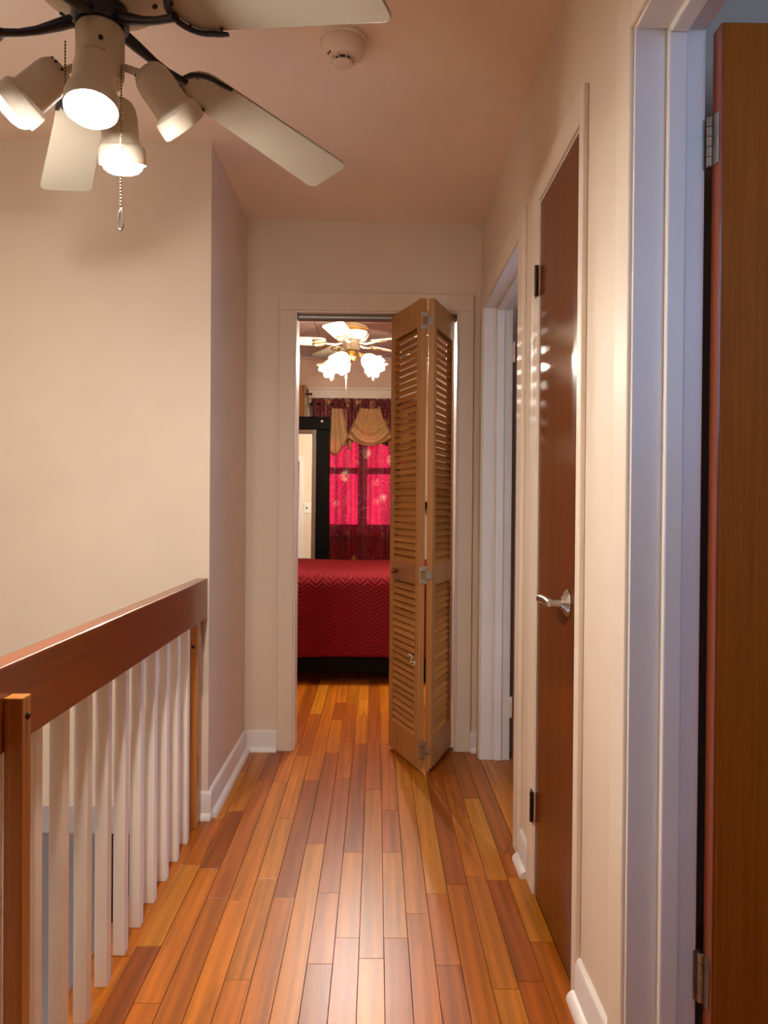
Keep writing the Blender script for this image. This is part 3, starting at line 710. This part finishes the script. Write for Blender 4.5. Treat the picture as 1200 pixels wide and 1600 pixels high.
fringe([Vector(swag(1, k/12))+Vector((.003, -.004, 0)) for k in range(5, 13)], 'fringe', sw)
for sgn, xc in ((1, -.345), (-1, .215)):
    def jab(u, v, sgn=sgn, xc=xc):
        s = 2*u-1; w = .050+.035*v
        zb = .30+.09*math.cos((s*sgn+.35)*1.7)
        return (xc+s*w+.012*v*sgn, YC-.062+.022*math.sin(s*11)+.007*math.sin(s*23), 1.972-v*zb)
    j = part('cascade', MB().grid(jab, 40, 20), M_gold, t, smooth=True)
    fringe([Vector(jab(k/20, 1))+Vector((0, -.004, -.003)) for k in range(21)], 'fringe', j)
    part('tassel', MB().lathe([(0, 1.70), (.010, 1.695), (.012, 1.68), (.008, 1.672), (.016, 1.62), (.0, 1.618)], 12, T(-.235 if sgn > 0 else .115, YC-.075, 0)), M_goldc, t, smooth=True)
t = thing('curtain_rod', (-.1, YC-.02, 2.02), 'dark curtain rod through the burgundy ruffled header', 'curtain rod')
part('rod', MB().tube([(-.585, YC-.028, 2.012), (.372, YC-.028, 2.012)], .009, 12), M_bronze, t, smooth=True)
# gold curtain to the left
t = thing('curtain', (-.95, YC, .3), 'plain gold brocade curtain left of the window behind the black wardrobe', 'curtain')
part('curtain_panel', MB().grid(lambda u, v: (-1.35+.725*u, YC-.03+folds(-1.35+.725*u, .014), .1+2.03*v), 120, 16), M_goldc, t, smooth=True)
part('ruffled_header', MB().grid(lambda u, v: (-1.35+.73*u, YC-.045+folds(-1.35+.73*u, .009, 1.8), 2.12+.055*v), 120, 4), M_goldc, t, smooth=True)
t = thing('curtain_rod', (-.95, YC-.03, 2.1), 'thin dark rod end of the gold curtain with small finial', 'curtain rod')
part('rod', MB().tube([(-1.45, YC-.03, 2.10), (-.578, YC-.03, 2.10)], .006, 10), M_bronze, t, smooth=True)
part('finial', MB().lathe([(0, -.012), (.010, -.008), (.012, 0), (.009, .008), (0, .012)], 12, axisM((-.572, YC-.03, 2.10), (1, 0, 0))), M_bronze, t, smooth=True)

# ------------------------------------------------------------------ bedroom: bed
t = thing('bed', (.3, 5.55, 0), 'low black bed base under the red quilt', 'bed')
part('side_rail', B(-.80, 1.35, 4.90, 4.93, .07, .27), M_blackwood, t, .003)
part('side_rail', B(-.80, 1.35, 6.17, 6.20, .07, .27), M_blackwood, t, .003)
part('foot_rail', B(-.83, -.80, 4.90, 6.20, .07, .27), M_blackwood, t, .003)
part('headboard', B(1.36, 1.41, 4.86, 6.24, .0, 1.0), M_blackwood, t, .006)
for xx in (-.80, .28, 1.28):
    for yy in (4.94, 6.10): part('leg', B(xx, xx+.06, yy, yy+.06, 0, .07), M_blackwood, t, .003)
part('mattress', B(-.79, 1.34, 4.935, 6.165, .20, .66), M_white, t, .05, segs=4)
def quilt_pt(u, v):
    # u along x, v across: hem front -> top -> hem back
    x = -.86+2.18*u; Ltot = .50+1.40+.50; s = v*Ltot; r = .07
    y0, y1, zt, zb = 4.868, 6.215, .705, .175
    crown = .03*math.sin(max(0, min(1, (s-.5)/1.4))*math.pi)
    path = []
    if s < .46: y, z = y0-.012*math.sin(x*9+1)*(1-s/.46)*.5, zb+s*(zt-r-zb)/.46
    elif s < .54: a = (s-.46)/.08*math.pi/2; y, z = y0+r-r*math.cos(a), zt-r+r*math.sin(a)
    elif s < 1.86: y, z = y0+r+(s-.54)/1.32*(y1-y0-2*r), zt+crown
    elif s < 1.94: a = (s-1.86)/.08*math.pi/2; y, z = y1-r+r*math.sin(a), zt-r+r*math.cos(a)
    else: y, z = y1, zt-r-(s-1.94)*(zt-r-zb)/.46
    if u < .02: z = min(z, zt-.02)
    return (x, y, z+.004*math.sin(x*5+y*3))
q = solo('quilt', MB().grid(quilt_pt, 70, 120), M_quilt, 'bright red chevron stitched quilt draped over the bed', 'quilt', (.23, 5.55, .2), smooth=True)
md = q.modifiers.new('thickness', 'SOLIDIFY'); md.thickness = .012; md.offset = -1
def pillow(cx, cy, cz, w, d, h):
    def f(u, v):
        a = 2*math.pi*u; b = math.pi*(v-.5)
        e = lambda c, p: math.copysign(abs(c)**p, c)
        return (cx+w/2*e(math.cos(a), .45)*math.cos(b)**.5 if abs(math.cos(b)) > 1e-9 else cx, cy+d/2*e(math.sin(a), .45)*(abs(math.cos(b))**.5), cz+h/2*math.sin(b))
    return MB().grid(f, 40, 20)
for k, (cy_, lb) in enumerate(((5.2, 'red pillow on the bed nearest the folding door'), (5.86, 'red pillow on the far side of the bed'))):
    solo('pillow', pillow(.90, cy_, .835, .42, .60, .16), M_quilt, lb, 'pillow', (.90, cy_, .72), 'red pillows at the head of the bed', smooth=True)

# wall shelf (thin black bar seen behind the folding door)
t = thing('wall_shelf', (.75, YB, 1.14), 'narrow black wall shelf seen behind the folding door', 'shelf')
part('shelf_board', B(.41, 1.1, YB-.14, YB, 1.115, 1.175), M_blackwood, t, .003)
for xx in (.5, 1.0): part('bracket', B(xx, xx+.02, YB-.1, YB, 1.03, 1.115), M_black, t, .002)

# ------------------------------------------------------------------ bedroom: wardrobe and mirror
t = thing('wardrobe', (-.86, 6.5, 0), 'tall black wooden wardrobe frame at the left of the bedroom', 'wardrobe')
part('side_panel', B(-.50, -.398, 6.37, 6.56, 0, 1.765), M_blackwood, t, .003)
part('side_panel', B(-1.32, -1.22, 6.37, 6.56, 0, 1.765), M_blackwood, t, .003)
tp = part('top_panel', B(-1.33, -.394, 6.355, 6.565, 1.765, 1.872), M_blackwood, t, .003)
part('white_knob', MB().lathe([(0, .010), (.006, .009), (.010, .004), (.010, -.002)], 16, axisM((-.455, 6.355, 1.833), (0, -1, 0))), M_switch, tp, smooth=True, label='small white screw cap')
part('back_panel', B(-1.22, -.50, 6.54, 6.56, 0, 1.765), M_blackwood, t)
part('shelf', B(-1.22, -.50, 6.40, 6.54, 1.66, 1.685), M_blackwood, t, .002)
for k, (xx, ww, lb) in enumerate(((-.70, .11, 'tan folded cloth peeking over the mirror at left'), (-.575, .08, 'tan folded cloth peeking over the mirror corner'))):
    def fc(u, v, xx=xx, ww=ww):
        a = 2*math.pi*u; return (xx+ww/2*math.copysign(abs(math.cos(a))**.4, math.cos(a))*(math.sin(math.pi*v)**.3), 6.46+.05*math.copysign(abs(math.sin(a))**.4, math.sin(a))*(math.sin(math.pi*v)**.3), 1.6855+.07*v+.004*math.sin(7*a))
    solo('folded_cloth', MB().grid(fc, 40, 10), M_tan, lb, 'cloth', (xx, 6.46, 1.686), 'cloths on the wardrobe shelf', smooth=True)
t = thing('mirror', (-.80, 6.25, 0), 'tall leaning mirror with a taupe frame before the black wardrobe', 'mirror')
lean = math.atan2(.115, 1.76)
def leanM(): return T(-.80, 6.232, .002) @ Matrix.Rotation(-lean, 4, 'X')
LM = leanM(); mw = .302; mhh = 1.762; fw = .034
for (a, b, c, d, nm) in ((-mw, -mw+fw, 0, mhh, 'frame_stile'), (mw-fw, mw, 0, mhh, 'frame_stile'), (-mw+fw, mw-fw, 0, fw, 'frame_rail'), (-mw+fw, mw-fw, mhh-fw, mhh, 'frame_rail')):
    part(nm, MB().box(a, b, -.012, .012, c, d, LM), M_taupe, t, .003)
part('mirror_glass', MB().box(-mw+fw, mw-fw, -.002, .004, fw, mhh-fw, LM), M_mirror, t)
# closet door on the bedroom side of the end wall (seen in the mirror) and a light switch
t = thing('door_5', (-1.4, 3.66, 0), 'brown bedroom closet door with white frame, reflected in the mirror', 'door', kind='structure')
part('door_leaf', B(-1.72, -.905, 3.62, 3.655, 0.01, 2.0), M_door, t)
part('casing', B(-.905, -.85, 3.68, 3.695, 0, 2.07), M_white, t, .003)
part('casing', B(-1.79, -1.72, 3.68, 3.695, 0, 2.07), M_white, t, .003)
part('head_casing', B(-1.72, -.905, 3.68, 3.695, 2.0, 2.07), M_white, t, .003)
t = thing('light_switch', (-.82, 3.68, 1.45), 'white light switch plate reflected in the tall mirror', 'light switch')
part('plate', B(-.845, -.765, 3.68, 3.687, 1.39, 1.51), M_switch, t, .002)
part('toggle', B(-.812, -.798, 3.687, 3.700, 1.44, 1.462), M_taupe, t, .001)

# ------------------------------------------------------------------ bedroom ceiling fan
GFAN = T(0, 0, -.025)
GX, GY = -.172, 5.02
t = thing('ceiling_fan', (GX, GY, ZC), 'white and brass bedroom ceiling fan with lit tulip glass shades', 'ceiling fan')
CG = T(GX, GY, 0)
GF_ = GFAN; GFAN = None
fp_('canopy', MB().lathe([(.075, ZC), (.075, ZC-.01), (.066, ZC-.03), (.045, ZC-.07), (.040, ZC-.075)], 32, CG), M_cream, auto=40)
fp_('neck', MB().lathe([(.062, ZC-.02), (.050, ZC-.07), (.050, 2.315)], 28, CG), M_cream, smooth=True)
GFAN = GF_
fp_('motor_housing', MB().lathe([(.0, 2.352), (.055, 2.350), (.098, 2.333), (.115, 2.305), (.112, 2.270), (.095, 2.245), (.0, 2.24)], 40, CG), M_cream, auto=40)
fp_('brass_band', MB().lathe([(.1135, 2.312), (.1175, 2.306), (.1175, 2.296), (.1135, 2.290)], 40, CG), M_brass, auto=40)
fp_('switch_housing', MB().lathe([(.0, 2.24), (.055, 2.236), (.058, 2.19), (.050, 2.175), (.0, 2.17)], 32, CG), M_cream, auto=40)
fp_('light_fitter', MB().lathe([(.0, 2.172), (.034, 2.17), (.036, 2.125), (.022, 2.105), (.0, 2.10)], 28, CG), M_brass, auto=40)
for k in range(5):
    th = math.radians(260+72*k); Mk = T(GX, GY, 2.222) @ Matrix.Rotation(th, 4, 'Z') @ Matrix.Rotation(math.radians(11), 4, 'X')
    P = [(.17, -.045), (.20, -.060), (.53, -.066), (.555, -.05), (.56, 0), (.555, .05), (.53, .066), (.20, .060), (.17, .045)]
    fp_('blade', MB().prism(P, 0, .006, Mk), M_blade, bevel=.001)
    p = lambda x, y, z: Mk @ Vector((x, y, z))
    io = fp_('blade_iron', MB().tube([p(.06, 0, .0), p(.10, 0, -.012), (p(.14, 0, -.010)), p(.17, 0, -.006)], [.012, .010, .009, .010], 8, .6), M_cream, smooth=True)
    for s in (-1, 1):
        pts = [p(.205+.042*math.cos(a), s*.026+.024*math.sin(a), -.006) for a in [2*math.pi*i/18 for i in range(19)]]
        fp_('scroll', MB().tube(pts, .0045, 6), M_brass, io, smooth=True)
def tulip(ang, lit, tilt=52):
    a = math.radians(ang); d = Vector((math.cos(a)*math.sin(math.radians(tilt)), math.sin(a)*math.sin(math.radians(tilt)), -math.cos(math.radians(tilt))))
    c = Vector((GX+.105*math.cos(a), GY+.105*math.sin(a), 2.125)); Mz = axisM(c, d)
    ho = fp_('lamp_holder', MB().lathe([(.0, -.012), (.016, -.010), (.021, .0), (.022, .020), (.019, .030)], 20, Mz), M_brass, auto=40)
    fp_('lamp_arm', MB().tube([(GX+.03*math.cos(a), GY+.03*math.sin(a), 2.14), (GX+.07*math.cos(a), GY+.07*math.sin(a), 2.152), c], .006, 8), M_brass, ho, smooth=True)
    n = 48
    def f(u, v):
        th = 2*math.pi*u; prof = [(.020, .018), (.034, .026), (.046, .045), (.050, .065), (.053, .085), (.062, .105), (.074, .118)]
        x = v*(len(prof)-1); i = min(int(x), len(prof)-2); w = x-i
        r = prof[i][0]*(1-w)+prof[i+1][0]*w; z = prof[i][1]*(1-w)+prof[i+1][1]*w
        k = max(0, v-.5)*2; r *= 1+.07*k*math.cos(8*th); z += .007*k*math.cos(8*th)
        return Mz @ Vector((r*math.cos(th), r*math.sin(th), z))
    fp_('tulip_shade', MB().grid(f, n, 18), M_shade, ho, smooth=True)
    fp_('bulb_neck', MB().lathe([(.008, .0545), (.009, .02)], 12, Mz), M_cream, ho, smooth=True)
    fp_('bulb', MB().lathe([(.0, .081), (.007, .079), (.0115, .072), (.012, .067), (.0095, .060), (.0, .055)], 16, Mz), M_lampbulb if lit else M_bulb_off, ho, smooth=True)
for a, on in ((250, True), (320, True), (20, False), (150, False)): tulip(a, on)
fp_('pull_chain', MB().tube([(GX-.03, GY-.06, 2.12), (GX-.03, GY-.06, 1.84)], .0022, 6), M_cream, smooth=True)
fp_('chain_bob', MB().lathe([(0, 2.01), (.005, 2.005), (.007, 1.99), (.005, 1.975), (0, 1.97)], 10, T(GX-.03, GY-.06, 0)), M_cream, smooth=True)
